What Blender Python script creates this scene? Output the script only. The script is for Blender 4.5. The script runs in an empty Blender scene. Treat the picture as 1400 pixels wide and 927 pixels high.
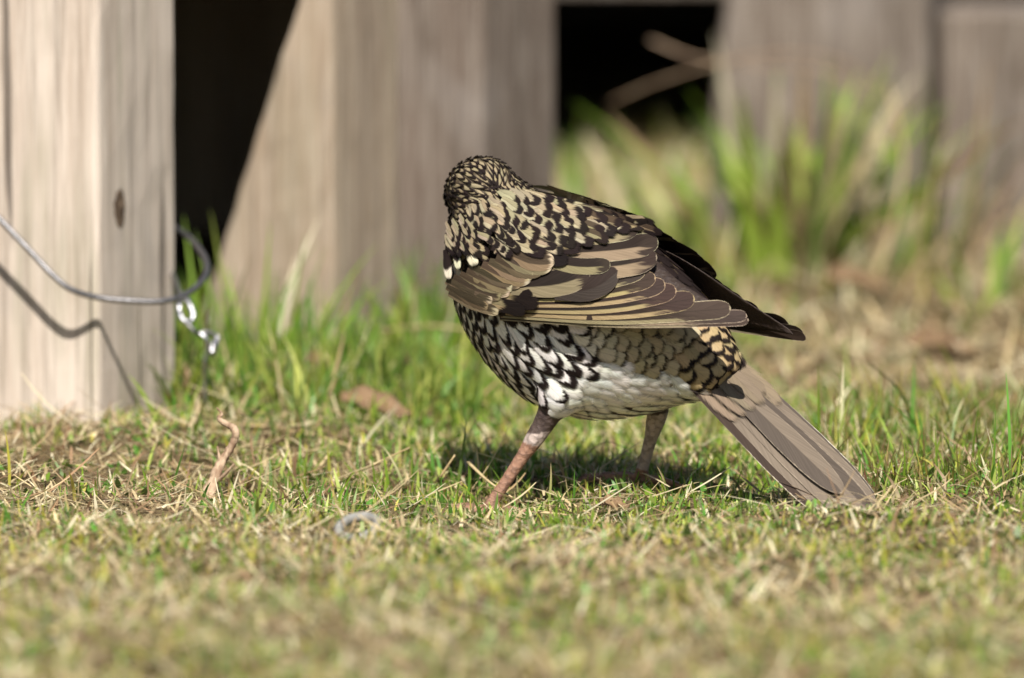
import bpy, bmesh, math, random
import numpy as np
from mathutils import Vector, Matrix
from mathutils.bvhtree import BVHTree

random.seed(7); rng = np.random.default_rng(7)
scene = bpy.context.scene
COL = scene.collection

# ------------------------------------------------------------------ camera, sky, sun, exposure
CAM_D, CAM_H, FPX = 5.0, 0.58, 1400 * 390.0 / 36.0
PITCH = math.atan(CAM_H / CAM_D) - (660 - 463.5) / FPX
cam = bpy.data.cameras.new('camera'); camo = bpy.data.objects.new('camera', cam); COL.objects.link(camo)
cam.lens = 390; cam.sensor_width = 36; cam.clip_start = 0.05; cam.clip_end = 500
camo.location = (0, -CAM_D, CAM_H); camo.rotation_euler = (math.pi / 2 - PITCH, 0, 0)
cam.dof.use_dof = True; cam.dof.focus_distance = 4.965; cam.dof.aperture_fstop = 6.3; cam.dof.aperture_blades = 9
scene.camera = camo
SUN = Vector((-0.02, 0.85, -1.0)).normalized()          # travel direction of the light
world = bpy.data.worlds.new('World'); scene.world = world; world.use_nodes = True
wn = world.node_tree; sky = wn.nodes.new('ShaderNodeTexSky'); sky.sky_type = 'NISHITA'; sky.sun_disc = False
sky.sun_elevation = math.radians(49.6); sky.sun_rotation = math.radians(180)
wn.nodes['Background'].inputs['Strength'].default_value = 0.05
wn.links.new(sky.outputs[0], wn.nodes['Background'].inputs['Color'])
sl = bpy.data.lights.new('sun', 'SUN'); so = bpy.data.objects.new('sun', sl); COL.objects.link(so)
sl.energy = 5.0; sl.angle = math.radians(0.53); sl.color = (1.0, 0.955, 0.885)
so.rotation_euler = SUN.to_track_quat('-Z', 'Y').to_euler(); so.location = (0, -3, 5)
scene.view_settings.view_transform = 'Standard'; scene.view_settings.look = 'None'
scene.view_settings.gamma = 1; scene.view_settings.exposure = 0.53

# ------------------------------------------------------------------ helpers
CR = camo.rotation_euler.to_matrix(); CL = Vector(camo.location)
def ray(px, py):
    return (CR @ Vector(((px - 700) / FPX, -(py - 463.5) / FPX, -1.0)))
def at(px, py, Y):
    d = ray(px, py); return CL + d * ((Y + CAM_D) / d.y)
def on_ground(px, py, z=0.0):
    d = ray(px, py); return CL + d * ((z - CAM_H) / d.z)
CRI = CR.inverted()
def proj(p):
    q = CRI @ (Vector(p) - CL); return (700 + FPX * q.x / -q.z, 463.5 - FPX * q.y / -q.z)
def lin(c):
    return tuple(((x / 255) / 12.92 if x / 255 <= 0.04045 else ((x / 255 + 0.055) / 1.055) ** 2.4) for x in c)
def tag(o, label=None, cat=None, group=None, kind=None):
    if label: o['label'] = label
    if cat: o['category'] = cat
    if group: o['group'] = group
    if kind: o['kind'] = kind
    return o
def link(o, parent=None):
    COL.objects.link(o)
    if parent: o.parent = parent
    return o
def empty(name, loc):
    o = bpy.data.objects.new(name, None); o.location = loc; o.empty_display_size = 0.02; return link(o)
def mesh_np(name, verts, quads=None, tris=None, mat=None, smooth=True, attrs=None, uvs=None):
    """fast mesh from numpy arrays; attrs {name: (type, array)} on points; uvs per vertex"""
    me = bpy.data.meshes.new(name)
    verts = np.asarray(verts, np.float32).reshape(-1, 3)
    idx, starts, n = [], [], 0
    if quads is not None and len(quads):
        q = np.asarray(quads, np.int32).reshape(-1, 4); idx.append(q.ravel()); starts.append(np.arange(len(q)) * 4); n = len(q) * 4
    if tris is not None and len(tris):
        t = np.asarray(tris, np.int32).reshape(-1, 3); idx.append(t.ravel()); starts.append(n + np.arange(len(t)) * 3)
    idx = np.concatenate(idx).astype(np.int32); starts = np.concatenate(starts).astype(np.int32)
    me.vertices.add(len(verts)); me.vertices.foreach_set('co', verts.ravel())
    me.loops.add(len(idx)); me.loops.foreach_set('vertex_index', idx)
    me.polygons.add(len(starts)); me.polygons.foreach_set('loop_start', starts)
    me.update(calc_edges=True)
    if smooth: me.polygons.foreach_set('use_smooth', np.ones(len(starts), bool))
    if uvs is not None:
        uv = me.uv_layers.new(name='uv'); uv.data.foreach_set('uv', np.asarray(uvs, np.float32)[idx].ravel())
    for k, (ty, arr) in (attrs or {}).items():
        a = me.attributes.new(k, ty, 'POINT')
        arr = np.asarray(arr, np.float32)
        if ty == 'FLOAT_COLOR':
            if arr.shape[1] == 3: arr = np.hstack([arr, np.ones((len(arr), 1), np.float32)])
            a.data.foreach_set('color', arr.ravel())
        elif ty == 'FLOAT_VECTOR': a.data.foreach_set('vector', arr.ravel())
        else: a.data.foreach_set('value', arr.ravel())
    if mat: me.materials.append(mat)
    return me
class NT:
    def __init__(s, name):
        s.m = bpy.data.materials.new(name); s.m.use_nodes = True; s.t = s.m.node_tree
        s.b = s.t.nodes['Principled BSDF']; s.out = s.t.nodes['Material Output']
    def n(s, ty, **kw):
        o = s.t.nodes.new('ShaderNode' + ty)
        for k, v in kw.items(): setattr(o, k, v)
        return o
    def l(s, a, b): s.t.links.new(a, b)
    def set(s, sock, v):
        if isinstance(v, (int, float)): sock.default_value = v
        elif isinstance(v, (tuple, list)): sock.default_value = tuple(v) + ((1,) if len(v) == 3 and sock.type == 'RGBA' else ())
        else: s.l(v, sock)
    def math(s, op, a, b=0.0, c=None, clamp=False):
        o = s.n('Math', operation=op, use_clamp=clamp); s.set(o.inputs[0], a); s.set(o.inputs[1], b)
        if c is not None: s.set(o.inputs[2], c)
        return o.outputs[0]
    def mix(s, f, a, b, mode='MIX'):
        o = s.n('Mix', data_type='RGBA', blend_type=mode); s.set(o.inputs[0], f); s.set(o.inputs[6], a); s.set(o.inputs[7], b)
        return o.outputs[2]
    def step(s, v, a, b):
        o = s.n('MapRange', interpolation_type='SMOOTHSTEP'); s.set(o.inputs[0], v); s.set(o.inputs[1], a); s.set(o.inputs[2], b)
        return o.outputs[0]
    def noise(s, vec, scale=5, detail=3, rough=0.5, dist=0.0):
        o = s.n('TexNoise'); o.inputs['Scale'].default_value = scale; o.inputs['Detail'].default_value = detail
        o.inputs['Roughness'].default_value = rough; o.inputs['Distortion'].default_value = dist
        if vec is not None: s.l(vec, o.inputs['Vector'])
        return o.outputs[0]
    def mapping(s, vec, scale=(1, 1, 1), loc=(0, 0, 0)):
        o = s.n('Mapping'); s.l(vec, o.inputs[0]); o.inputs['Scale'].default_value = scale
        s.set(o.inputs['Location'], loc) if not isinstance(loc, tuple) else setattr(o.inputs['Location'], 'default_value', loc)
        return o.outputs[0]
    def attr(s, name): return s.n('Attribute', attribute_name=name)
    def bump(s, h, strength=0.3, dist=0.001):
        o = s.n('Bump'); o.inputs['Strength'].default_value = strength; o.inputs['Distance'].default_value = dist
        s.l(h, o.inputs['Height']); s.l(o.outputs[0], s.b.inputs['Normal'])
    def fin(s, col, rough=0.7, spec=0.3, metal=0.0):
        s.set(s.b.inputs['Base Color'], col); s.set(s.b.inputs['Roughness'], rough)
        s.b.inputs['Specular IOR Level'].default_value = spec; s.b.inputs['Metallic'].default_value = metal
        return s.m

# ------------------------------------------------------------------ materials
def mat_blade():
    t = NT('grass_blade'); c = t.attr('col').outputs['Color']
    t.fin(c, 0.45, 0.35)
    tr = t.n('BsdfTranslucent'); t.l(t.mix(0.5, c, (0.35, 0.5, 0.05), 'MULTIPLY'), tr.inputs['Color'])
    t.l(c, tr.inputs['Color'])
    mx = t.n('MixShader'); mx.inputs[0].default_value = 0.28
    t.l(t.b.outputs[0], mx.inputs[1]); t.l(tr.outputs[0], mx.inputs[2]); t.l(mx.outputs[0], t.out.inputs['Surface'])
    return t.m
def mat_ground():
    t = NT('soil_and_thatch'); co = t.n('TexCoord').outputs['Object']
    big = t.noise(co, 9, 4, 0.6); fine = t.noise(co, 260, 5, 0.7); mid = t.noise(co, 60, 4, 0.6)
    c = t.mix(t.step(big, 0.35, 0.65), lin((120, 100, 72)), lin((162, 142, 106)))
    c = t.mix(t.step(mid, 0.45, 0.7), c, lin((84, 86, 44)))
    c = t.mix(t.step(fine, 0.35, 0.7), t.mix(0.75, c, lin((40, 32, 22)), 'MIX'), c)
    t.bump(fine, 0.8, 0.004)
    return t.fin(c, 0.95, 0.1)
def mat_wood(name, light, dark, stain=None, stain_amt=0.0, knots=True):
    t = NT(name); co = t.n('TexCoord').outputs['Object']
    oi = t.n('ObjectInfo').outputs['Random']
    off = t.n('CombineXYZ'); t.l(t.math('MULTIPLY', oi, 7.0), off.inputs[2]); t.l(t.math('MULTIPLY', oi, 3.0), off.inputs[0])
    va = t.n('VectorMath', operation='ADD'); t.l(co, va.inputs[0]); t.l(off.outputs[0], va.inputs[1]); v = va.outputs[0]
    broad = t.noise(t.mapping(v, (22, 22, 2.2)), 1.0, 5, 0.6, 0.6)
    grain = t.noise(t.mapping(v, (190, 190, 7)), 1.0, 6, 0.65, 0.3)
    fibre = t.noise(t.mapping(v, (700, 700, 22)), 1.0, 4, 0.6)
    blot = t.noise(t.mapping(v, (16, 16, 10)), 1.0, 4, 0.6)
    crack = t.step(t.noise(t.mapping(v, (120, 120, 3.0)), 1.0, 3, 0.5, 0.5), 0.66, 0.70)
    c = t.mix(t.step(broad, 0.3, 0.7), dark, light)
    c = t.mix(t.math('MULTIPLY', t.step(grain, 0.45, 0.72), 0.72), c, t.mix(0.55, dark, (0.05, 0.04, 0.03)))
    c = t.mix(t.math('MULTIPLY', t.step(fibre, 0.4, 0.7), 0.5), c, t.mix(0.5, light, (0.8, 0.72, 0.62)))
    c = t.mix(t.math('MULTIPLY', t.step(blot, 0.5, 0.72), 0.5), c, lin((150, 142, 136)))
    if stain:
        g = t.step(t.noise(t.mapping(v, (45, 45, 5)), 1.0, 3, 0.5), 0.5, 0.68)
        c = t.mix(t.math('MULTIPLY', g, stain_amt), c, stain)
    c = t.mix(t.math('MULTIPLY', crack, 0.7), c, (0.03, 0.022, 0.016))
    h = t.math('ADD', t.math('MULTIPLY', grain, 0.6), t.math('MULTIPLY', t.math('ADD', fibre, t.math('MULTIPLY', crack, -1.5)), 0.4))
    t.bump(h, 0.5, 0.0015)
    return t.fin(c, 0.85, 0.15)
def mat_simple(name, c1, c2, scale=60, rough=0.7, spec=0.3, metal=0.0, bump=0.3, stretch=(1, 1, 1)):
    t = NT(name); co = t.n('TexCoord').outputs['Object']
    n = t.noise(t.mapping(co, stretch), scale, 5, 0.6); n2 = t.noise(t.mapping(co, stretch), scale * 4, 4, 0.6)
    c = t.mix(t.step(n, 0.35, 0.68), c1, c2)
    c = t.mix(t.math('MULTIPLY', n2, 0.35), c, t.mix(0.6, c1, (0.02, 0.015, 0.01)))
    t.bump(n2, bump, 0.001)
    return t.fin(c, rough, spec, metal)
def mat_feather():
    t = NT('feather')
    uvn = t.n('UVMap', uv_map='uv'); sep = t.n('SeparateXYZ'); t.l(uvn.outputs[0], sep.inputs[0])
    u = t.math('MULTIPLY_ADD', sep.outputs[0], 2.0, -1.0); v = sep.outputs[1]
    au = t.math('ABSOLUTE', u)
    fp = t.n('SeparateXYZ'); t.l(t.attr('fp').outputs['Vector'], fp.inputs[0])      # tip0, curv, edge0
    fq = t.n('SeparateXYZ'); t.l(t.attr('fq').outputs['Vector'], fq.inputs[0])      # aspect, rnd, rachis
    barb = t.math('SUBTRACT', v, t.math('MULTIPLY', au, t.math('DIVIDE', 0.8, fq.outputs[0])))
    cv = t.n('CombineXYZ')
    t.l(t.math('MULTIPLY', barb, t.math('MULTIPLY', fq.outputs[0], 13.0)), cv.inputs[0]); t.l(t.math('MULTIPLY', u, 0.7), cv.inputs[1])
    t.l(t.math('MULTIPLY', fq.outputs[1], 50.0), cv.inputs[2])
    nb = t.noise(cv.outputs[0], 1.0, 3, 0.6)
    cv2 = t.n('CombineXYZ'); t.l(t.math('MULTIPLY', barb, t.math('MULTIPLY', fq.outputs[0], 2.2)), cv2.inputs[0]); t.l(t.math('MULTIPLY', u, 1.6), cv2.inputs[1])
    t.l(t.math('MULTIPLY', fq.outputs[1], 37.0), cv2.inputs[2])
    nl = t.noise(cv2.outputs[0], 1.0, 2, 0.5)
    wob = t.math('ADD', t.math('MULTIPLY', t.math('SUBTRACT', nb, 0.5), 0.30), t.math('MULTIPLY', t.math('SUBTRACT', nl, 0.5), 0.22))
    spl = t.math('MULTIPLY', t.math('MAXIMUM', t.math('SUBTRACT', fq.outputs[2], 0.5), 0.0), 2.0)
    base = t.mix(t.step(u, t.math('ADD', spl, -0.07), t.math('ADD', spl, 0.07)), t.attr('cA').outputs['Color'], t.attr('cB').outputs['Color'])
    tt = t.math('ADD', t.math('ADD', v, t.math('MULTIPLY', fp.outputs[1], t.math('MULTIPLY', u, u))), wob)
    mt = t.step(tt, fp.outputs[0], t.math('ADD', fp.outputs[0], 0.11))
    c = t.mix(mt, base, t.attr('cT').outputs['Color'])
    ed = t.math('MAXIMUM', au, t.math('SUBTRACT', 1.0, t.math('MULTIPLY', t.math('SUBTRACT', 1.0, v), t.math('MULTIPLY', fq.outputs[0], 1.6))))
    me_ = t.step(t.math('ADD', ed, t.math('MULTIPLY', wob, 0.4)), fp.outputs[2], t.math('ADD', fp.outputs[2], 0.06))
    me_ = t.math('MULTIPLY', me_, t.step(v, 0.3, 0.75)); c = t.mix(me_, c, t.attr('cE').outputs['Color'])
    rc = t.math('MULTIPLY', t.step(au, 0.07, 0.03), fq.outputs[2])
    c = t.mix(rc, c, t.mix(0.5, c, (0.02, 0.014, 0.01)))
    k = t.math('MULTIPLY_ADD', nb, 0.9, 0.52); kc = t.n('CombineXYZ')
    for i in range(3): t.l(k, kc.inputs[i])
    c = t.mix(1.0, c, kc.outputs[0], 'MULTIPLY')
    fr = t.attr('fr').outputs['Fac']
    al = t.math('SUBTRACT', 1.0, t.step(t.math('ADD', ed, t.math('MULTIPLY', t.math('SUBTRACT', nb, 0.5), t.math('MULTIPLY', fr, 2.2))), t.math('SUBTRACT', 1.02, fr), 1.04))
    t.l(al, t.b.inputs['Alpha'])
    k2 = t.math('MULTIPLY_ADD', v, 0.35, 0.72, clamp=True); k2c = t.n('CombineXYZ')
    for i in range(3): t.l(k2, k2c.inputs[i])
    t.bump(nb, 0.45, 0.0005)
    t.b.inputs['Sheen Weight'].default_value = 0.0
    t.b.inputs['Sheen Roughness'].default_value = 0.4
    return t.fin(c, 0.68, 0.10)
def mat_body():
    t = NT('bird_skin'); co = t.n('TexCoord').outputs['Object']; c = t.attr('col').outputs['Color']
    n = t.noise(t.mapping(co, (1, 1, 2.6)), 700, 4, 0.6); s = t.n('TexVoronoi'); s.inputs['Scale'].default_value = 420
    t.l(co, s.inputs['Vector'])
    c2 = t.mix(t.math('MULTIPLY', t.step(n, 0.4, 0.7), 0.4), c, t.mix(0.5, c, (0.03, 0.02, 0.02)))
    c2 = t.mix(t.math('MULTIPLY', t.step(s.outputs['Distance'], 0.45, 0.75), 0.6), c2, t.mix(0.7, c, (0.03, 0.02, 0.02)))
    t.bump(t.math('ADD', n, s.outputs['Distance']), 0.6, 0.0010)
    return t.fin(c2, 0.55, 0.3)
M = dict(
    blade=mat_blade(), ground=mat_ground(), feather=mat_feather(), body=mat_body(),
    post_a=mat_wood('weathered_pine', lin((212, 198, 184)), lin((180, 163, 147)), lin((122, 124, 92)), 0.35),
    post_b=mat_wood('grey_pine', lin((178, 159, 137)), lin((140, 122, 104)), lin((120, 116, 92)), 0.3),
    post_c=mat_wood('brown_pine', lin((116, 101, 90)), lin((90, 78, 69))),
    post_d=mat_wood('dark_sleeper', lin((108, 95, 84)), lin((88, 77, 68))),
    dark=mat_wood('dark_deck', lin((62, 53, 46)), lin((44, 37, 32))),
    wire=mat_simple('galvanised_wire', lin((120, 118, 118)), lin((150, 148, 150)), 500, 0.42, 0.5, 0.85, 0.2),
    shiny=mat_simple('bright_wire', lin((170, 170, 176)), lin((205, 205, 210)), 500, 0.30, 0.6, 1.0, 0.1),
    straw=mat_simple('dry_straw', lin((205, 185, 140)), lin((170, 145, 104)), 90, 0.7, 0.25, 0, 0.3, (1, 1, 1)),
    leaf=mat_simple('dead_leaf', lin((136, 110, 82)), lin((98, 76, 54)), 70, 0.7, 0.25, 0, 0.5),
    twig=mat_simple('dry_twig', lin((196, 170, 142)), lin((136, 106, 84)), 240, 0.85, 0.2, 0, 0.8, (1, 1, 0.3)),
    ring=mat_simple('grey_ring', lin((160, 158, 152)), lin((112, 112, 108)), 200, 0.6, 0.4),
    bill=mat_simple('bill_horn', lin((62, 50, 42)), lin((92, 72, 58)), 300, 0.4, 0.5),
    eye=mat_simple('bird_eye', (0.006, 0.004, 0.003), (0.01, 0.007, 0.005), 300, 0.08, 0.6),
)

# ------------------------------------------------------------------ ground
def gz(x, y):
    x = np.asarray(x, float); y = np.asarray(y, float)
    near = np.exp(-(np.abs(x) / 1.6) ** 4) * np.exp(-(np.abs(y - 0.5) / 2.2) ** 4)
    u = (0.0030 * np.sin(x * 23 + 1.3) * np.cos(y * 17 + .4) + 0.0022 * np.sin(x * 51 + y * 37) + 0.0013 * np.sin(x * 90 - y * 71 + 2)
         + 0.004 * np.sin(x * 9 - 1) * np.sin(y * 7 + 2))
    u = u + 0.008 * np.exp(-((x + .19) ** 2 + (y - .16) ** 2) / .012)            # soil heaped at the first post
    u = u - 0.006 * np.exp(-((x - .0) ** 2 + (y + .06) ** 2) / .006)             # shallow dip under the bird
    return u * near
def axis_pts(lo, hi, step, far):
    c = list(np.arange(lo, hi + 1e-6, step)); d = step; a = lo; l = []
    while a > -far: d *= 1.5; a -= d; l.append(a)
    d = step; b = hi; r = []
    while b < far: d *= 1.5; b += d; r.append(b)
    return np.array(l[::-1] + c + r)
gx = axis_pts(-.7, .7, .012, 90); gy = axis_pts(-.9, 2.6, .016, 90)
X, Y = np.meshgrid(gx, gy); Z = gz(X, Y)
nx, ny = len(gx), len(gy); ii = np.arange(nx * ny).reshape(ny, nx)
gq = np.stack([ii[:-1, :-1], ii[:-1, 1:], ii[1:, 1:], ii[1:, :-1]], -1).reshape(-1, 4)
ground = link(bpy.data.objects.new('ground', mesh_np('ground', np.stack([X, Y, Z], -1).reshape(-1, 3), gq, None, M['ground'])))
tag(ground, 'uneven soil ground covered with short turf and dry thatch', 'ground', kind='structure')

# ------------------------------------------------------------------ timber
def prism(name, corners, z0, z1, mat, parent=None, segs=10, jitter=0.00018, bev=0.0035, top_dx=(0, 0), seed=0):
    """upright timber from a 4-corner footprint, rounded arrises, slightly uneven faces"""
    r = random.Random(seed); bm = bmesh.new(); n = 4
    cs = [Vector((c[0], c[1], 0)) for c in corners]; ring = []
    for i in range(n):
        p, a, b = cs[i], cs[i - 1], cs[(i + 1) % n]
        ea = (a - p).normalized(); eb = (b - p).normalized(); B = bev * r.uniform(.7, 1.5)
        ring += [p + ea * B, p + (ea + eb) * B * 0.3, p + eb * B]
        L = (b - p).length
        for t in (.3, .5, .7): ring.append(p + (b - p) * t)
    prev = None
    for k in range(segs + 1):
        f = k / segs; z = z0 + (z1 - z0) * f
        cur = [bm.verts.new((q.x + top_dx[0] * f + r.gauss(0, jitter), q.y + top_dx[1] * f + r.gauss(0, jitter), z)) for q in ring]
        if prev:
            for i in range(len(ring)): bm.faces.new((prev[i], prev[(i + 1) % len(ring)], cur[(i + 1) % len(ring)], cur[i]))
        else: bm.faces.new(cur[::-1])
        prev = cur
    cen = sum(cs, Vector()) / n
    cap = [bm.verts.new((cen.x + (v.co.x - cen.x) * .95, cen.y + (v.co.y - cen.y) * .95, z1 + .002)) for v in prev]
    for i in range(len(ring)): bm.faces.new((prev[i], prev[(i + 1) % len(ring)], cap[(i + 1) % len(ring)], cap[i]))
    bm.faces.new(cap)
    bmesh.ops.recalc_face_normals(bm, faces=bm.faces)
    me = bpy.data.meshes.new(name); bm.to_mesh(me); bm.free(); me.materials.append(mat)
    return link(bpy.data.objects.new(name, me), parent)
def post_fp(c, theta, wl, wr):
    """footprint with its near corner at c; left face wl wide, right face wr wide, turned by theta"""
    l = Vector((-math.cos(theta), math.sin(theta))); rr = Vector((math.sin(theta), math.cos(theta)))
    c = Vector(c[:2]); return [c, c + rr * wr, c + rr * wr + l * wl, c + l * wl]
TH = math.radians(24)
c1 = at(135, 575, .172); c2 = at(455, 450, .45); c3 = at(660, 400, .64)
p1 = prism('timber_post', post_fp(c1, TH, .092, .086), -.06, .42, M['post_a'], segs=26, seed=1)
tag(p1, 'pale weathered timber post with a steel wire looped round it', 'post', 'square timber posts')
bm = bmesh.new(); nr_ = Vector((math.cos(TH), -math.sin(TH), 0)); d_ = ray(163, 285); kp = CL + d_ * ((Vector((c1.x, c1.y, 0)) - CL).dot(nr_) / d_.dot(nr_))
bmesh.ops.create_uvsphere(bm, u_segments=14, v_segments=10, radius=1); kr = random.Random(3)
for v in bm.verts: v.co = kp + nr_ * (v.co.x * .0006) + Vector((math.sin(TH), math.cos(TH), 0)) * (v.co.y * .0062 * kr.uniform(.8, 1.2)) + Vector((0, 0, v.co.z * .0095 * kr.uniform(.85, 1.1)))
me = bpy.data.meshes.new('knot'); bm.to_mesh(me); bm.free(); me.materials.append(mat_simple('knot_wood', lin((70, 56, 46)), lin((140, 120, 100)), 160, .9, .1))
link(bpy.data.objects.new('knot', me), p1)
p2 = prism('timber_post', post_fp(c2, TH, .0825, .080), -.06, .196, M['post_b'], segs=20, seed=2)
ax = Vector((-math.cos(TH), math.sin(TH), 0)); kr = random.Random(8); jag = {}
for v in p2.data.vertices:                                   # its left side slants, widening to the ground
    u_ = (v.co - Vector((c2.x, c2.y, 0))).dot(ax); zq = max(0, v.co.z); wl_ = .0825 - .347 * zq + jag.setdefault(round(v.co.z, 3), kr.gauss(0, .0003))
    v.co += ax * (u_ * (wl_ / .0825 - 1))
tag(p2, 'sunlit timber post with a slanting left edge beside a black cavity', 'post', 'square timber posts')
p3 = prism('timber_post', post_fp(c3, math.radians(27), .090, .084), -.06, .46, M['post_c'], segs=20, seed=3)
tag(p3, 'grey brown timber post behind the bird beside the dark gap', 'post', 'square timber posts')
c4 = at(1268, 330, 1.06)
p4 = prism('timber_post', post_fp(c4, math.radians(12), .128, .075), -.06, .30, M['post_d'], segs=14, seed=4, top_dx=(.0, .0))
for v in p4.data.vertices:                                   # its left arris leans in towards the top
    f = max(0, v.co.z) / .14; w = min(1, max(0, (c4.x - v.co.x) / .12)); v.co.x += .014 * f * w
tag(p4, 'wide brown timber block behind the tall grass tuft', 'post', 'square timber posts')
c5 = at(1470, 362, 1.03)
p5 = prism('timber_post', post_fp(c5, math.radians(8), .076, .08), .0, .136, M['post_d'], segs=10, seed=5)
tag(p5, 'short brown timber block with its sawn top showing', 'post', 'square timber posts')
# platform out of view, added to block light; the cavity below stays dark
platform = empty('shade_platform', (-.3, .5, 0)); tag(platform, 'added timber platform out of view, keeping the cavity behind the pale post dark', 'platform')
def in_platform(o): o.parent = platform; o.matrix_parent_inverse = Matrix.Translation(-platform.location); return o
def slab(name, x0, x1, y0, y1, z0, z1, mat, seed): return in_platform(prism(name, [(x0, y0), (x1, y0), (x1, y1), (x0, y1)], z0, z1, mat, None, 2, .0003, .002, seed=seed))
PXL = c1.x + .018
for k in range(7): slab('shade_platform_board', PXL - .095 * (k + 1) + .0004, PXL - .095 * k, .285, 1.25, .206, .232, M['dark'], 200 + k)
for k in range(1): slab('shade_platform_board', PXL + .0004, c2.x, .572, 1.25, .206, .232, M['dark'], 210 + k)
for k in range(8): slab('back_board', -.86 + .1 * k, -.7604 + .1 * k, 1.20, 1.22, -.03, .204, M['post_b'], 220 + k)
for k in range(5): slab('shade_side_board', -.86, -.84, .30 + .18 * k, .4796 + .18 * k, -.03, .204, M['dark'], 230 + k)
slab('shade_inner_board', c2.x + .004, c2.x + .018, .568, .664, -.03, .204, M['dark'], 240)
for k in range(3): slab('shade_inner_board', c2.x - .006, c2.x + .008, .77 + .14 * k, .9096 + .14 * k, -.03, .204, M['dark'], 241 + k)
# low deck behind: fascia, boards, back boards; the gap under it is dark
deck = empty('timber_deck', (0, 1.9, 0))
tag(deck, 'low dark timber deck behind the posts with a shaded gap below', 'deck')
def box(name, x0, x1, y0, y1, z0, z1, mat, parent, seed=0, bev=.002):
    o = prism(name, [(x0, y0), (x1, y0), (x1, y1), (x0, y1)], z0, z1, mat, None, 2, .0003, bev, seed=seed)
    if parent: o.parent = parent; o.matrix_parent_inverse = Matrix.Translation(-parent.location)
    return o
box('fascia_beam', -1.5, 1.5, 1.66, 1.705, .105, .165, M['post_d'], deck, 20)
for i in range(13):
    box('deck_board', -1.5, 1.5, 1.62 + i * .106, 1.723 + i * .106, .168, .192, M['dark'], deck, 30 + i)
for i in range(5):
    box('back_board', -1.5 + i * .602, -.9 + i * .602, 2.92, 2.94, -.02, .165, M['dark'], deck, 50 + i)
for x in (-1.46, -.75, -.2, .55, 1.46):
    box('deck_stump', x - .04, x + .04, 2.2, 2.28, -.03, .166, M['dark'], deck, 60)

# ------------------------------------------------------------------ tubes and wires
def catmull(P, n=6):
    P = [np.array(p, float) for p in P]; out = []
    Q = [2 * P[0] - P[1]] + P + [2 * P[-1] - P[-2]]
    for i in range(1, len(Q) - 2):
        a, b, c, d = Q[i - 1:i + 3]
        for k in range(n):
            t = k / n
            out.append(.5 * (2 * b + (c - a) * t + (2 * a - 5 * b + 4 * c - d) * t * t + (3 * b - a - 3 * c + d) * t ** 3))
    out.append(P[-1]); return np.array(out)
def tube_geo(P, R, sides=8, flat=1.0):
    """P (n,3), R scalar or (n,); closed tube -> verts, quads, tris"""
    P = np.asarray(P, float); n = len(P); R = np.broadcast_to(np.asarray(R, float), (n,))
    T = np.gradient(P, axis=0); T /= np.linalg.norm(T, axis=1)[:, None] + 1e-12
    up = np.array([0, 0, 1.0]) if abs(T[0][2]) < .9 else np.array([1.0, 0, 0])
    V = []; nrm = np.cross(T[0], up); nrm /= np.linalg.norm(nrm)
    for i in range(n):
        nrm = nrm - T[i] * nrm.dot(T[i]); nrm /= np.linalg.norm(nrm) + 1e-12
        b = np.cross(T[i], nrm)
        for k in range(sides):
            a = 2 * math.pi * k / sides; V.append(P[i] + R[i] * (math.cos(a) * nrm + flat * math.sin(a) * b))
    q = []
    for i in range(n - 1):
        for k in range(sides):
            k2 = (k + 1) % sides; q.append((i * sides + k, i * sides + k2, (i + 1) * sides + k2, (i + 1) * sides + k))
    V += [P[0], P[-1]]; a, b = len(V) - 2, len(V) - 1
    t = [(a, (k + 1) % sides, k) for k in range(sides)] + [(b, (n - 1) * sides + k, (n - 1) * sides + (k + 1) % sides) for k in range(sides)]
    return np.array(V), np.array(q), np.array(t)
def tube(name, P, R, mat, parent=None, sides=8, flat=1.0):
    V, q, t = tube_geo(P, R, sides, flat)
    return link(bpy.data.objects.new(name, mesh_np(name, V, q, t, mat)), parent)
W = [(-60, 235, .268), (0, 300, .260), (40, 342, .254), (72, 376, .249), (98, 396, .248), (135, 407, .252), (190, 412, .254), (228, 411, .258),
     (258, 400, .268), (280, 378, .285), (281, 355, .305), (262, 328, .330), (238, 311, .352), (205, 300, .372), (150, 296, .368), (60, 290, .350), (-20, 270, .335)]
wire = tube('wire_loop', catmull([at(x, y, Y_ - .090) for x, y, Y_ in W], 8), .00145, M['wire'], sides=10)
tag(wire, 'thick dull grey steel wire looped round the pale post', 'wire')
tie = empty('wire_tie', at(255, 430, .21)); tag(tie, 'bright twisted wire ties hanging beside the wire loop', 'wire')
def tie_part(name, pts, r, mat):
    o = tube(name, catmull([at(x, y, Y_ - .090) for x, y, Y_ in pts], 5), r, mat, None, 8); o.parent = tie
    o.matrix_parent_inverse = Matrix.Translation(-tie.location); return o
tie_part('wire_link', [(236, 374, .335), (241, 386, .322), (246, 402, .312), (251, 412, .308)], .0011, M['wire'])
tie_part('wire_link', [(246, 404, .308), (245, 418, .302), (247, 432, .300), (254, 440, .299), (262, 438, .300), (264, 428, .302), (258, 414, .305), (252, 402, .309), (246, 404, .308)], .0013, M['shiny'])
tie_part('wire_link', [(254, 440, .297), (262, 449, .296), (270, 456, .296), (282, 454, .297), (292, 457, .298), (299, 461, .298)], .0011, M['wire'])
tie_part('wire_link', [(298, 460, .296), (296, 470, .295), (293, 482, .295), (290, 484, .296), (291, 472, .298), (296, 460, .299)], .0011, M['shiny'])
tie_part('wire_link', [(272, 455, .295), (281, 462, .294), (285, 472, .294), (282, 486, .294), (280, 500, .294), (280, 520, .295), (281, 556, .295)], .0010, M['shiny'])

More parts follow.
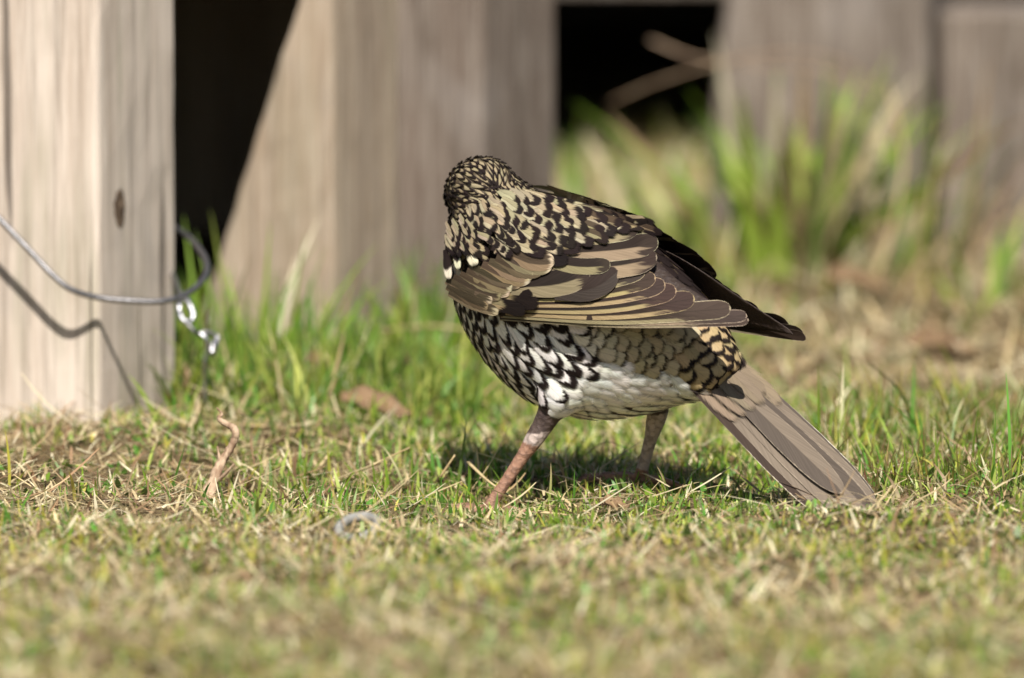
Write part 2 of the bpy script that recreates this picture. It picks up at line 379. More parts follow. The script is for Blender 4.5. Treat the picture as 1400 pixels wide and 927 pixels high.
# ------------------------------------------------------------------ the bird
AL = math.radians(32); BX, BY = .033, -.030
Fv = Vector((-math.cos(AL), math.sin(AL), 0)); Lv = Vector((-math.sin(AL), -math.cos(AL), 0))
B0 = Vector((BX, BY, 0))
def loc(a, b, z): return B0 + Fv * a + Lv * b + Vector((0, 0, z))
def tolocal(p): q = Vector(p) - B0; return (q.dot(Fv), q.dot(Lv), q.z)
def sag(px, py, b=0.0):
    d = ray(px, py); t = ((B0 + Lv * b) - CL).dot(Lv) / d.dot(Lv); a, _, z = tolocal(CL + d * t); return a, z
bird = empty('thrush', B0); tag(bird, 'brown scaly thrush with white belly standing on the turf, seen from behind', 'bird')
def child(o, parent):
    o.parent = parent
    m = Matrix.Identity(4); p = parent
    chain = []
    while p: chain.append(p); p = p.parent
    for p in reversed(chain): m = m @ (p.matrix_parent_inverse @ Matrix.Translation(p.location))
    o.matrix_parent_inverse = m.inverted(); return o

# body: one continuous surface grown from a lofted torso, neck, head, thighs, legs and toes
PXM = .00033
ST = [(652, 258, 30, 11, 2), (662, 262, 44, 15, 2), (676, 290, 66, 22, 1), (694, 330, 86, 30, 1), (730, 384, 118, 36, 0), (780, 424, 136, 37.5, 0), (838, 447, 130, 35, 0),
      (890, 466, 106, 29, 0), (934, 484, 78, 23, 0), (968, 504, 50, 18, 0), (992, 522, 28, 13, 0)]
geos = []
cen = np.array([[*sag(s[0], s[1]), s[4] * .001] for s in ST]); rz = np.array([s[2] * PXM for s in ST]); rb = np.array([s[3] * .001 for s in ST])
def resample(A, n=5):
    return catmull(A, n)
prof = resample(np.hstack([cen, rz[:, None], rb[:, None]]), 5)
tan = np.gradient(prof[:, :2], axis=0); tan /= np.linalg.norm(tan, axis=1)[:, None]
SIDES = 40; V = []
for i in range(len(prof)):
    a, z, b0, hz, hb = prof[i]; nx_, nz_ = -tan[i][1], tan[i][0]
    if nz_ < 0: nx_, nz_ = -nx_, -nz_
    for k in range(SIDES):
        th = 2 * math.pi * k / SIDES; s, c = math.sin(th), math.cos(th)
        V.append(loc(a + nx_ * hz * s, b0 + hb * c, z + nz_ * hz * s))
n = len(prof); q = []
for i in range(n - 1):
    for k in range(SIDES): q.append((i * SIDES + k, i * SIDES + (k + 1) % SIDES, (i + 1) * SIDES + (k + 1) % SIDES, (i + 1) * SIDES + k))
V += [loc(prof[0][0], prof[0][2], prof[0][1]), loc(prof[-1][0], prof[-1][2], prof[-1][1])]
t = [(n * SIDES, (k + 1) % SIDES, k) for k in range(SIDES)] + [(n * SIDES + 1, (n - 1) * SIDES + k, (n - 1) * SIDES + (k + 1) % SIDES) for k in range(SIDES)]
geos.append((np.array([list(v) for v in V]), np.array(q), np.array(t)))
HF = (Fv * .70 - Lv * .68 + Vector((0, 0, -.34))).normalized()           # where the head points: away and a little down
HC = Vector(at(658, 263, BY + .53 * .052))
def ellipsoid(c, ax, ay, az, ra, rb_, rc, nu=24, nv=14):
    V = []; 
    for j in range(1, nv):
        ph = math.pi * j / nv
        for i in range(nu):
            th = 2 * math.pi * i / nu
            V.append(c + ax * (ra * math.cos(ph)) + ay * (rb_ * math.sin(ph) * math.cos(th)) + az * (rc * math.sin(ph) * math.sin(th)))
    V += [c + ax * ra, c - ax * ra]; N = (nv - 1) * nu; q = []; t = []
    for j in range(nv - 2):
        for i in range(nu): q.append((j * nu + i, j * nu + (i + 1) % nu, (j + 1) * nu + (i + 1) % nu, (j + 1) * nu + i))
    for i in range(nu): t += [(N, (i + 1) % nu, i), (N + 1, (nv - 2) * nu + i, (nv - 2) * nu + (i + 1) % nu)]
    return np.array([list(v) for v in V]), np.array(q), np.array(t)
HL = HF.cross(Vector((0, 0, 1))).normalized() * -1; HU = HL.cross(HF) * -1
HU = HU if HU.z > 0 else -HU
geos.append(ellipsoid(HC, HF, HL, HU, .0195, .0160, .0155))
geos.append(ellipsoid(HC + HF * .008 - HU * .002, HF, HL, HU, .0165, .0125, .0120))
def pt(px, py, b):
    a, z = sag(px, py, b); return loc(a, b, z)
def leg(hip, knee, hock, foot, spread):
    P = [hip, (hip + knee) / 2, knee, knee.lerp(hock, .55), hock, hock.lerp(foot, .12), hock.lerp(foot, .35), hock.lerp(foot, .7), foot]
    R = [.016, .0150, .0100, .0056, .0047, .0044, .0031, .0027, .0032]
    geos.append(tube_geo(P, R, 14))
    for ang, L in ((-.45, .026), (0, .031), (.45, .026), (math.pi, .022)):
        d = (Fv * math.cos(ang + spread) + Lv * math.sin(ang + spread))
        e1 = foot + d * (L * .5) + Vector((0, 0, .0018)); e2 = foot + d * L; e2.z = e1.z = foot.z - .0005; e1.z += .0016
        geos.append(tube_geo([foot, e1, e2, e2 + d * .005 - Vector((0, 0, .0018))], [.0026, .0021, .0015, .0005], 10))
gl = on_ground(665, 690, -.006); lf_foot = Vector((gl.x, -.050, float(gz(gl.x, -.050)) + .0025))
hockL = pt(741, 584, .024); leg(pt(800, 500, .014), pt(762, 545, .022), hockL, lf_foot, .25)
rf = at(874, 664, -.012); rf_foot = Vector((rf.x, rf.y, float(gz(rf.x, rf.y)) + .0025))
hockR = pt(899, 566, -.018); leg(pt(860, 490, -.013), pt(900, 535, -.017), hockR, rf_foot, -.1)
vs, qs, ts, off = [], [], [], 0
for V_, q_, t_ in geos:
    vs.append(V_); qs.append(q_ + off); ts.append(t_ + off); off += len(V_)
raw = bpy.data.objects.new('raw_body', mesh_np('raw_body', np.vstack(vs), np.vstack(qs), np.vstack(ts))); link(raw)
bm = bmesh.new(); bm.from_mesh(raw.data); bmesh.ops.recalc_face_normals(bm, faces=bm.faces); bm.to_mesh(raw.data); bm.free()
md = raw.modifiers.new('r', 'REMESH'); md.mode = 'VOXEL'; md.voxel_size = .0008
dg = bpy.context.evaluated_depsgraph_get(); me = bpy.data.meshes.new_from_object(raw.evaluated_get(dg))
bpy.data.objects.remove(raw)
body = bpy.data.objects.new('body', me); link(body)
co = np.empty(len(me.vertices) * 3, np.float32); me.vertices.foreach_get('co', co); co = co.reshape(-1, 3)
def is_leg(p): return p[2] < max(.033, 0)
vg = body.vertex_groups.new(name='soft')
zs = co[:, 2]
LEGZ = .036
soft = np.where(zs > LEGZ)[0].tolist(); vg.add(soft, 1.0, 'REPLACE')
md = body.modifiers.new('s', 'SMOOTH'); md.factor = .6; md.iterations = 22; md.vertex_group = 'soft'
md = body.modifiers.new('s2', 'SMOOTH'); md.factor = .5; md.iterations = 3
dg.update(); dg = bpy.context.evaluated_depsgraph_get(); me2 = bpy.data.meshes.new_from_object(body.evaluated_get(dg))
body.modifiers.clear(); body.vertex_groups.clear(); body.data = me2; bpy.data.meshes.remove(me); me2.name = 'body'
me2.materials.clear(); me2.materials.append(M['body']); me2.polygons.foreach_set('use_smooth', np.ones(len(me2.polygons), bool))
N = len(me2.vertices); co = np.empty(N * 3, np.float32); me2.vertices.foreach_get('co', co); co = co.reshape(-1, 3)
colr = np.tile(np.array(lin((96, 84, 64))), (N, 1))
loc_np = np.stack([(co - np.array(B0)) @ np.array(Fv), (co - np.array(B0)) @ np.array(Lv), co[:, 2]], 1)
colr[(co[:, 2] < .060) & (loc_np[:, 0] > -.055)] = lin((238, 232, 222))
hz_ = hockL.z + .004
legm = co[:, 2] < hz_ + .007
colr[legm] = lin((156, 118, 96)); 
cuff = (co[:, 2] > hz_ - .006 + .12 * (co[:, 0] - hockL.x)) & legm; colr[cuff] = lin((84, 70, 64))
pal = (co[:, 2] > hz_ - .013 - .3 * (co[:, 0] - hockL.x)) & legm & ~cuff; colr[pal] = lin((186, 168, 158))
a_ = me2.attributes.new('col', 'FLOAT_COLOR', 'POINT'); a_.data.foreach_set('color', np.hstack([colr, np.ones((N, 1))]).astype(np.float32).ravel())
child(body, bird); 
bvh = BVHTree.FromPolygons([Vector(v) for v in co.tolist()], [tuple(p.vertices) for p in me2.polygons])

# feathers ---------------------------------------------------------------
FROWS = [0, .25, .5, .68, .82, .92, .975, 1.0]
def fwidth(v, taper=.6):
    w = .55 + .45 * min(1, v / .45)
    if v > taper: w *= math.sqrt(max(0, 1 - ((v - taper) / (1 - taper)) ** 2)) * .97 + .03
    return w
COLS = [-1, -.5, 0, .5, 1]
def fattr(nv, cA, cB, cT, cE, fp, fq, fr=.04):
    return {'cA': np.tile(cA, (nv, 1)), 'cB': np.tile(cB, (nv, 1)), 'cT': np.tile(cT, (nv, 1)), 'cE': np.tile(cE, (nv, 1)),
            'fp': np.tile(fp, (nv, 1)), 'fq': np.tile(fq, (nv, 1)), 'fr': np.full(nv, fr)}
def grid_quads(r, c):
    i = np.arange(r * c).reshape(r, c)
    return np.stack([i[:-1, :-1], i[:-1, 1:], i[1:, 1:], i[1:, :-1]], -1).reshape(-1, 4)
TY = {k: ('FLOAT_VECTOR' if k in ('fp', 'fq') else 'FLOAT_COLOR') for k in ('cA', 'cB', 'cT', 'cE', 'fp', 'fq')}; TY['fr'] = 'FLOAT'
FUV = np.array([((u + 1) / 2, v) for v in FROWS for u in COLS]); FQ = grid_quads(len(FROWS), len(COLS))
def feather_obj(name, verts, quads, uv, att, parent):
    c = verts[: 5].mean(0)
    me = mesh_np(name, verts - c, quads, None, M['feather'], True, {k: (TY[k], a) for k, a in att.items()}, uv)
    o = bpy.data.objects.new(name, me); o.location = c; link(o); return child(o, parent)

# contour feathers: variable-density darts on the surface, each feather bent onto the body
me2.calc_loop_triangles()
tri = np.empty(len(me2.loop_triangles) * 3, np.int32); me2.loop_triangles.foreach_get('vertices', tri); tri = tri.reshape(-1, 3)
ctr = co[tri].mean(1); ok = (ctr[:, 2] > .033) & (np.linalg.norm(ctr - np.array(hockL), axis=1) > .013) & (np.linalg.norm(ctr - np.array(hockR), axis=1) > .013); tri = tri[ok]
A_, B_, C_ = co[tri[:, 0]], co[tri[:, 1]], co[tri[:, 2]]
nr = np.cross(B_ - A_, C_ - A_); ar = np.linalg.norm(nr, axis=1)
pick = rng.choice(len(tri), 42000, p=ar / ar.sum()); r1 = np.sqrt(rng.random(42000)); r2 = rng.random(42000)
S = A_[pick] * (1 - r1)[:, None] + B_[pick] * (r1 * (1 - r2))[:, None] + C_[pick] * (r1 * r2)[:, None]
SN = nr[pick] / ar[pick][:, None]
def region(p):
    a, b, z = tolocal(p); px, py = proj(loc(a, abs(b), z))
    hd = math.hypot(px - 655, (py - 262) * 1.05)
    if hd < 62 and py < 318: return 'head', px, py
    if px > 945 - .25 * (py - 440) and py > 395:
        if py > 512 and (px - 930) < (py - 505) * .9: return 'vent', px, py
        return 'rump', px, py
    if py > 405 + max(0, (640 - px)) * -.6 or (px < 640 and py > 372):
        line = 462 + (px - 800) * .34 if px > 790 else 9999
        if px > 790:
            if py > line + 14: return 'belly', px, py
            return 'flank', px, py
        if (px - 700) * .9 + (py - 500) * .75 > 88: return 'belly', px, py
        return 'breast', px, py
    return 'mantle', px, py
SP = dict(head=.0026, mantle=.0052, breast=.0060, flank=.0052, rump=.0050, belly=.0052, vent=.0050)
grid = {}; cell = .007; chosen = []
for i in range(len(S)):
    p = S[i]; rg, px, py = region(p); r = SP[rg]
    if rg == 'mantle': r *= min(1.25, max(.62, .62 + (math.hypot(px - 655, py - 262) - 60) / 170))
    if rg == 'breast': r *= min(1.1, max(.7, .7 + (px - 620) / 260))
    key = tuple((p // cell).astype(int)); bad = False
    for dx in (-1, 0, 1):
        for dy in (-1, 0, 1):
            for dz in (-1, 0, 1):
                for (qp, qr) in grid.get((key[0] + dx, key[1] + dy, key[2] + dz), ()):
                    if ((qp - p) ** 2).sum() < (min(r, qr)) ** 2: bad = True; break
                if bad: break
            if bad: break
        if bad: break
    if bad: continue
    grid.setdefault(key, []).append((p, r)); chosen.append((i, rg, px, py, r))
BLK = lin((34, 26, 24))
def rc(c, s=.08):
    k = 1 + random.uniform(-s, s); return np.array([min(1, x * k * (1 + random.uniform(-.03, .03))) for x in c])
cf = []
for (i, rg, px, py, r) in chosen:
    p = Vector(S[i]); nrm = Vector(SN[i]); a, b, z = tolocal(p)
    if rg == 'head': d = -HF * .9 + Vector((0, 0, -.45)) - Fv * .35
    elif rg == 'mantle': d = -Fv + Vector((0, 0, -.42))
    elif rg == 'breast':
        k = min(1, max(0, (px - 620) / 170)); d = -Fv * (.35 + .75 * k) + Vector((0, 0, -1.15 + .55 * k))
    elif rg == 'rump' or rg == 'vent': d = -Fv * .8 + Vector((0, 0, -.65))
    else: d = -Fv + Vector((0, 0, -.38))
    nudge = Lv * (b / .04) * .1; d = d + nudge
    d = (d - nrm * d.dot(nrm))
    if d.length < 1e-4: continue
    d.normalize(); w = nrm.cross(d)
    ang = random.gauss(0, .10); d, w = d * math.cos(ang) + w * math.sin(ang), w * math.cos(ang) - d * math.sin(ang)
    L, Wd = r * 2.55, r * .86; tip0, curv, e0 = .70, .22, 2.0
    cA = lin((172, 154, 118)); cT = BLK; cE = BLK
    if rg == 'head': fc = min(1, max(0, (632 - px) / 16)) * min(1, max(0, (py - 255) / 12)); cA = lin((150 - 70 * fc, 136 - 70 * fc, 108 - 60 * fc)); L = r * 4.0; Wd = r * .48; tip0 = .70 - .25 * fc; curv = .6
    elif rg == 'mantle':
        dark = min(1, max(0, (px - 770) / 110)); cA = lin((154 - 74 * dark, 141 - 74 * dark, 114 - 62 * dark)); tip0 = .58 - .12 * dark; curv = random.uniform(.2, .6)  # rear mantle darkened: shade between the wings put into feather colour and tips
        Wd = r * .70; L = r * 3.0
    elif rg == 'breast':
        k = min(1, max(0, (px - 630) / 90)); cA = lin((214 + 28 * k, 206 + 30 * k, 184 + 46 * k)); L = r * 3.5; Wd = r * .70; tip0 = .69 + .06 * k; curv = random.uniform(.2, .5)
    elif rg == 'flank':
        k = min(1, max(0, (px - 800) / 60)); cA = lin((222 - 44 * k, 212 - 50 * k, 194 - 64 * k)); tip0 = .82; curv = .16; Wd = r * .95
    elif rg == 'rump': cA = lin((172, 150, 112)); tip0 = .72; Wd = r * .95
    elif rg == 'belly':
        cA = lin((248, 244, 236)); tip0 = 2.0
        if px < 800 and random.random() < .5: tip0 = .88
    elif rg == 'vent': cA = lin((240, 236, 230)); tip0 = 2.0
    L *= random.uniform(.9, 1.12); tip0 += random.gauss(0, .03)
    verts = []
    for v in FROWS:
        ww = Wd * fwidth(v, .58)
        for u in COLS:
            x = p + d * (L * (v - .45)) + w * (u * ww)
            h, hn, _, _ = bvh.find_nearest(x)
            if h is None: h, hn = x, nrm
            x = h if (h - x).length < .006 else x
            verts.append(x + hn * (-.0004 + .0017 * v + .00035 * (1 - u * u)))
    verts = np.array([list(x) for x in verts]); cA = rc(cA); cB = rc(cA, .03)
    att = fattr(len(verts), cA, cB, rc(cT, .2), rc(cE, .2), (tip0, curv, e0), (L / Wd / 2, random.random(), .35), dict(belly=.7, vent=.6, head=.35, breast=.4, flank=.5).get(rg, .35))
    tocam = (CL - p).normalized(); face = nrm.dot(tocam)
    wingcov = 400 < py < 440 and 640 < px < 1000
    cf.append((face * r, rg, verts, att))
cf.sort(key=lambda x: -x[0])
NM = dict(head='head_feather', mantle='back_feather', breast='breast_feather', flank='flank_feather', rump='rump_feather', belly='belly_feather', vent='vent_feather')
keep, rest = cf[:300], cf[300:]
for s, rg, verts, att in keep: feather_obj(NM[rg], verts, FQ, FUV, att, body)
nv = len(FROWS) * len(COLS); K = len(rest)
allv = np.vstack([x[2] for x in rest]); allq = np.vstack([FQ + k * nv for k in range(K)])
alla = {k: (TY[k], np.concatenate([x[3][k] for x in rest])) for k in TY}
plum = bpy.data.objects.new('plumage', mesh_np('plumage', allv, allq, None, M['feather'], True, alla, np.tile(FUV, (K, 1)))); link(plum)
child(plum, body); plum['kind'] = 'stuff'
print('contour feathers', len(cf), 'body verts', N)

# wings -------------------------------------------------------------------
def interp(x, xs, ys): return float(np.interp(x, xs, ys))
def wing_b(a, z, droop=0):
    B = interp(a, [-.115, -.10, -.06, -.03, .0, .03, .05, .065], [.030, .033, .041, .0450, .0450, .0410, .0345, .027])
    H = interp(a, [-.11, -.06, -.02, .03, .06], [.020, .036, .050, .058, .050]); zl = .074
    k = max(0.0, (z - zl) / H); k2 = max(0.0, (zl - z) / .05)
    return B * math.sqrt(max(.04, 1 - k * k)) - .35 * k2 * .01
def wing_pt(px, py, layer):
    b = .034
    for _ in range(12):
        a, z = sag(px, py, b); nb = wing_b(a, z) ; b = b * .4 + nb * .6
    a, z = sag(px, py, b)
    e_ = .0015; n = Vector((-(wing_b(a + e_, z) - wing_b(a - e_, z)) / (2 * e_), 1.0, -(wing_b(a, z + e_) - wing_b(a, z - e_)) / (2 * e_))).normalized()
    p = loc(a, b, z); bb = bvh.find_nearest(p)
    al = Vector((a, b, z)) + n * (layer * .00042)
    return al
def wing_feather(pts, w, layer, ty, wing_l, wing_r, seed):
    R = random.Random(seed); P = catmull(np.array([(x, y, 0) for x, y in pts]), 5)[:, :2]
    seg = np.r_[0, np.cumsum(np.linalg.norm(np.diff(P, axis=0), axis=1))]; Lp = seg[-1]; s = seg / Lp
    rows = np.array([0, .12, .25, .38, .5, .6, .7, .78, .85, .9, .945, .975, .992, 1.0]); cols = [-1, -.66, -.33, 0, .33, .66, 1]
    px = np.interp(rows, s, P[:, 0]); py = np.interp(rows, s, P[:, 1]); tx, ty_ = np.gradient(px), np.gradient(py)
    ln = np.hypot(tx, ty_) + 1e-9; tx /= ln; ty_ /= ln
    asp = Lp / w; taper = max(.45, 1 - .85 / asp)
    locs = []
    for j, v in enumerate(rows):
        ww = w / 2 * fwidth(v, taper)
        for u in cols:
            x, y = px[j] - ty_[j] * u * ww, py[j] + tx[j] * u * ww      # u>0 is the lower, outer vane
            q_ = wing_pt(x, y, layer + .8 * v - .55 * u + .25 * (1 - u * u)); locs.append(q_)
    pal = {
     # outer(lower) vane, inner(upper) vane, tip, edge, tip0, edge0
     'prim': ((146, 131, 96), (46, 38, 32), (58, 47, 42), (190, 170, 132), .76, .93),
     'long': ((140, 125, 98), (52, 43, 37), (64, 53, 48), (196, 180, 150), .72, .92),
     'tip': ((92, 77, 68), (84, 70, 62), (88, 74, 66), (212, 196, 170), 2.0, .88),
     'tert': ((126, 113, 88), (40, 32, 27), (50, 41, 35), (196, 182, 150), .80, .95),
     'cov': ((116, 102, 78), (70, 59, 46), (178, 164, 134), (176, 162, 130), .86, .96),
     'covd': ((90, 78, 60), (62, 52, 40), (156, 138, 106), (150, 132, 100), .90, .95),
     'black': ((142, 124, 92), (130, 113, 84), (26, 20, 18), (26, 20, 18), .48, 1.2),
     'dark': ((58, 48, 43), (48, 39, 35), (58, 47, 41), (170, 156, 130), 2.0, .965),
     'spot': ((36, 28, 26), (36, 28, 26), (222, 208, 184), (222, 208, 184), .62, 1.4),
     'scpd': ((132, 116, 88), (72, 60, 47), (34, 26, 24), (150, 132, 100), .66, .95),
     'scap': ((164, 151, 124), (146, 133, 107), (32, 25, 23), (32, 25, 23), .61, 1.4),
    }[ty]
    cA, cB, cT, cE = [np.array([x * R.uniform(.93, 1.07) for x in lin(c)]) for c in pal[:4]]
    verts = np.array([list(loc(*q_)) for q_ in locs]); uv = np.array([((u + 1) / 2, v) for v in rows for u in cols])
    fq = (asp * .5, R.random(), .8 if ty in ('prim', 'long') else .68 if ty in ('cov', 'covd') else .55)
    att = fattr(len(verts), cB, cA, cT, cE, (pal[4], R.uniform(-.1, .55) if ty in ('scap', 'black', 'spot', 'scpd') else .02, pal[5]), fq, dict(scap=.3, scpd=.25, spot=.3, black=.2, cov=.12, covd=.15).get(ty, .07))
    Q = grid_quads(len(rows), len(cols))
    nm = 'covert_feather' if ty in ('cov', 'covd', 'black', 'spot', 'scap', 'scpd') else 'flight_feather'
    feather_obj(nm, verts, Q, uv, att, wing_l)
    vr = []
    for a, b, z in locs:                                        # the other wing: mirrored, hanging a little lower and further back
        f = max(0, (.04 - a) / .14); vr.append(list(loc(a - .002 * f, -b * (1 - .40 * min(1, f)), z - .011 * f)))
    if ty not in ('spot',) and not (ty in ('scap', 'scpd') and pts[1][0] > 815): feather_obj(nm, np.array(vr), Q[:, ::-1], uv, att, wing_r)
def wing_base(side):
    outline_t = [(640, 352), (690, 340), (760, 325), (830, 330), (885, 345), (930, 385), (1000, 428)]
    outline_b = [(640, 415), (690, 430), (760, 436), (830, 438), (885, 438), (930, 437), (1005, 436)]
    T = catmull(np.array([(x, y, 0) for x, y in outline_t]), 4)[:, :2]; Bm = catmull(np.array([(x, y, 0) for x, y in outline_b]), 4)[:, :2]
    V = []; R_ = 7
    for lay in (-.6, -1.6):
        for j in range(len(T)):
            for k in range(R_):
                x, y = T[j] * (1 - k / (R_ - 1)) + Bm[j] * (k / (R_ - 1)); a, b, z = wing_pt(x, y, lay)
                if side < 0: f = max(0, (.04 - a) / .14); a, b, z = a - .002 * f, -b * (1 - .40 * min(1, f)), z - .011 * f
                V.append(list(loc(a, b, z)))
    n_ = len(T); g1 = grid_quads(n_, R_); g2 = grid_quads(n_, R_)[:, ::-1] + n_ * R_
    i = np.arange(n_ * R_).reshape(n_, R_); bo = np.concatenate([i[0, :], i[1:, -1], i[-1, -2::-1], i[-2:0:-1, 0]]); b2 = np.roll(bo, -1)
    g3 = np.stack([bo, bo + n_ * R_, b2 + n_ * R_, b2], 1); g = np.vstack([g1, g2, g3])
    if side < 0: g = g[:, ::-1]
    me = mesh_np('wing', np.array(V), g, None, M['body'], True, {'col': ('FLOAT_COLOR', np.tile(lin((58, 47, 40)), (len(V), 1)))})
    o = bpy.data.objects.new('wing', me); link(o); return child(o, bird)
WL, WR = wing_base(1), wing_base(-1)
FE = [  # points, width px, layer, kind
 ([(684, 434), (850, 441), (1024, 439)], 15, 1, 'long'), ([(686, 430), (850, 437), (1022, 434)], 17, 2, 'long'),
 ([(690, 428), (850, 432), (1000, 425)], 25, 3, 'long'), ([(694, 424), (850, 424), (951, 412)], 27, 4, 'prim'),
 ([(698, 420), (840, 416), (926, 401)], 26, 5, 'prim'), ([(702, 414), (832, 407), (911, 394)], 25, 6, 'prim'),
 ([(706, 408), (826, 399), (898, 386)], 24, 7, 'prim'), ([(712, 402), (820, 391), (884, 377)], 22, 8, 'prim'),
 ([(764, 404), (815, 398), (848, 378)], 32, 10.5, 'dark'), ([(706, 396), (768, 392), (812, 380)], 34, 11, 'tert'),
 ([(742, 372), (830, 372), (899, 364)], 34, 11, 'tert'), ([(748, 354), (836, 352), (899, 346)], 30, 12, 'tert'),
 ([(756, 336), (830, 332), (872, 327)], 26, 13, 'tert'), ([(770, 322), (830, 312), (862, 312)], 22, 13.5, 'tert'),
 ([(672, 402), (710, 410), (744, 418)], 24, 9.5, 'black'), ([(680, 396), (714, 402), (736, 408)], 18, 10, 'black'), ([(662, 412), (700, 420), (728, 428)], 20, 9, 'black'),
 ([(622, 402), (650, 415), (690, 428)], 15, 9, 'cov'), ([(620, 394), (648, 410), (676, 422)], 14, 9.4, 'covd'),
] + [([(620 + 9.6 * k, 386 - 3.6 * k), (648 + 9.8 * k, 400 - 3.9 * k - (k % 2)), (682 + 9.4 * k + 3 * (k % 3), 414 - 5.2 * k)], 17 + .9 * k + 2 * (k % 2), 9.8 + .62 * k, 'cov' if k % 3 != 1 else 'covd') for k in range(10)] + [
 ([(724, 338), (770, 348), (802, 352)], 20, 16.1, 'scpd'), ([(712, 350), (752, 362), (786, 366)], 18, 15.2, 'black'),
 ([(742, 362), (800, 372), (838, 372)], 20, 12.5, 'tert'),
 ([(742, 330), (790, 334), (820, 334)], 26, 16, 'tert'),
 ([(622, 348), (625, 364), (628, 386)], 12, 14, 'spot'), ([(634, 344), (638, 358), (642, 374)], 11, 15, 'spot'),
 ([(648, 336), (656, 350), (664, 370)], 15, 16, 'spot'), ([(626, 330), (632, 344), (638, 358)], 14, 17, 'scap'),
]
sc = random.Random(5); scp = []                       # scapulars: loosely shingled over the wing's upper edge
for _ in range(9000):
    x = sc.uniform(632, 900); y = sc.uniform(276, 362); m_ = np.interp(x, [632, 690, 740], [.58, .8, 1.0])
    lo = np.interp(x, [630, 640, 700, 760, 820, 900], [342, 350, 352, 352, 338, 312]); hi = np.interp(x, [630, 660, 700, 760, 830, 900], [330, 304, 288, 284, 286, 304])
    if not hi < y < lo: continue
    if all(math.hypot((x - a) * .8, (y - b) * 1.25) > 11 * m_ for a, b in scp): scp.append((x, y))
for x, y in scp:
    k = (x - 664) / 236; m_ = np.interp(x, [632, 690, 740], [.6, .8, 1.0]); ang = math.radians(np.interp(x, [630, 680, 760, 900], [64, 42, 20, 16]) + sc.gauss(0, 6) - (y - 320) * .10); Lh = sc.uniform(18, 25) * (.85 + .3 * max(0, k)) * m_
    cx, cy = math.cos(ang) * Lh, math.sin(ang) * Lh
    FE.append(([(x - cx, y - cy), (x, y + sc.uniform(-1.5, 1.5)), (x + cx, y + cy)], sc.uniform(11, 16.5) * m_, 19 - 3.2 * k + (y - 320) * -.004, 'scap' if x < 800 or sc.random() < .5 else 'scpd'))
for k, (pts, w, ly, ty) in enumerate(FE): wing_feather(pts, w, ly, ty, WL, WR, 100 + k)

# tail ---------------------------------------------------------------------
ta, tz = sag(958, 486); T0 = Vector((ta, 0, tz)); te, tze = sag(1184, 711, 0.0)
TD = (Vector((te, 0, tze)) - T0); TLEN = TD.length; TD.normalize()
TN = Vector((TD.z, 0, -TD.x)); TN = TN if TN.z > 0 else -TN
roll = math.radians(30); TS = Vector((0, 1, 0)); TS, TN = TS * math.cos(roll) - TN * math.sin(roll), TN * math.cos(roll) + TS * math.sin(roll)
def tail_pt(s, lat, h): return loc(*(T0 + TD * s + TS * lat + TN * h))
tail_v = []
for s_, w_, h_ in ((-.030, .010, .009), (-.010, .012, .008), (.012, .011, .005), (.034, .008, .0015)):
    for k in range(12):
        th = 2 * math.pi * k / 12; tail_v.append(list(tail_pt(s_, w_ * math.cos(th), h_ * math.sin(th) - .003)))
tq = [(i * 12 + k, i * 12 + (k + 1) % 12, (i + 1) * 12 + (k + 1) % 12, (i + 1) * 12 + k) for i in range(3) for k in range(12)]
tail = bpy.data.objects.new('tail', mesh_np('tail', np.array(tail_v), tq, None, M['body'], True, {'col': ('FLOAT_COLOR', np.tile(lin((120, 104, 76)), (len(tail_v), 1)))}))
link(tail); child(tail, bird)
def tail_feather(lat0, lat1, length, width, h, cols4, e0, seed, tipc=2.0, sag_=.0):
    R = random.Random(seed); rows = np.array([0, .1, .2, .3, .4, .5, .6, .7, .78, .85, .91, .955, .985, 1.0]); cols = [-1, -.66, -.33, 0, .33, .66, 1]
    V = []
    for v in rows:
        ww = width / 2 * (.55 + .45 * min(1, v / .6)); ww *= math.sqrt(max(0, 1 - max(0, (v - .74) / .26) ** 2)) * .92 + .08
        for u in cols:
            lat = lat0 + (lat1 - lat0) * v + u * ww
            V.append(list(tail_pt(length * v, lat, h * (.4 + .6 * v) + .0007 * (1 - u * u) - .006 * v * v * sag_ - 5.0 * (lat * .55) ** 2 + (R.gauss(0, .0003) if v > .95 else 0))))
    uv = np.array([((u + 1) / 2, v) for v in rows for u in cols])
    cA, cB, cT, cE = [np.array(lin(c)) for c in cols4]
    att = fattr(len(V), cA, cB, cT, cE, (tipc, .02, e0), (length / width / 2, R.random(), .5))
    feather_obj('tail_feather', np.array(V), grid_quads(len(rows), 7), uv, att, tail)
g1, g2, g3, g4 = (114, 102, 89), (82, 73, 65), (150, 136, 118), (36, 30, 26)
mm = .001
tail_feather(-10 * mm, -11 * mm, TLEN * .95, 13 * mm, -.0014, (g2, g4, g2, (216, 206, 190)), .93, 1)
tail_feather(13 * mm, 12.0 * mm, TLEN * .90, 11 * mm, -.0016, (g4, (60, 49, 42), g4, (222, 208, 186)), .93, 2)
tail_feather(-8 * mm, -8.5 * mm, TLEN * .98, 14 * mm, -.0006, (g1, g2, g2, g3), .93, 3)
tail_feather(8.6 * mm, 7.6 * mm, TLEN * .965, 13 * mm, -.0006, (g4, g1, g2, g3), .94, 4)
tail_feather(-5 * mm, -4.6 * mm, TLEN * 1.0, 13 * mm, .0008, (g1, g4, g2, g3), .94, 5)
tail_feather(5.5 * mm, 4.6 * mm, TLEN * 1.01, 12.5 * mm, .0008, (g4, g1, g2, g3), .94, 6)
tail_feather(-2 * mm, -3.0 * mm, TLEN * 1.01, 14 * mm, .0022, (g2, g1, g2, g3), .93, 7)
tail_feather(1.6 * mm, 1.2 * mm, TLEN * .86, 14 * mm, .0036, (g1, g2, (108, 92, 80), g3), .93, 8)
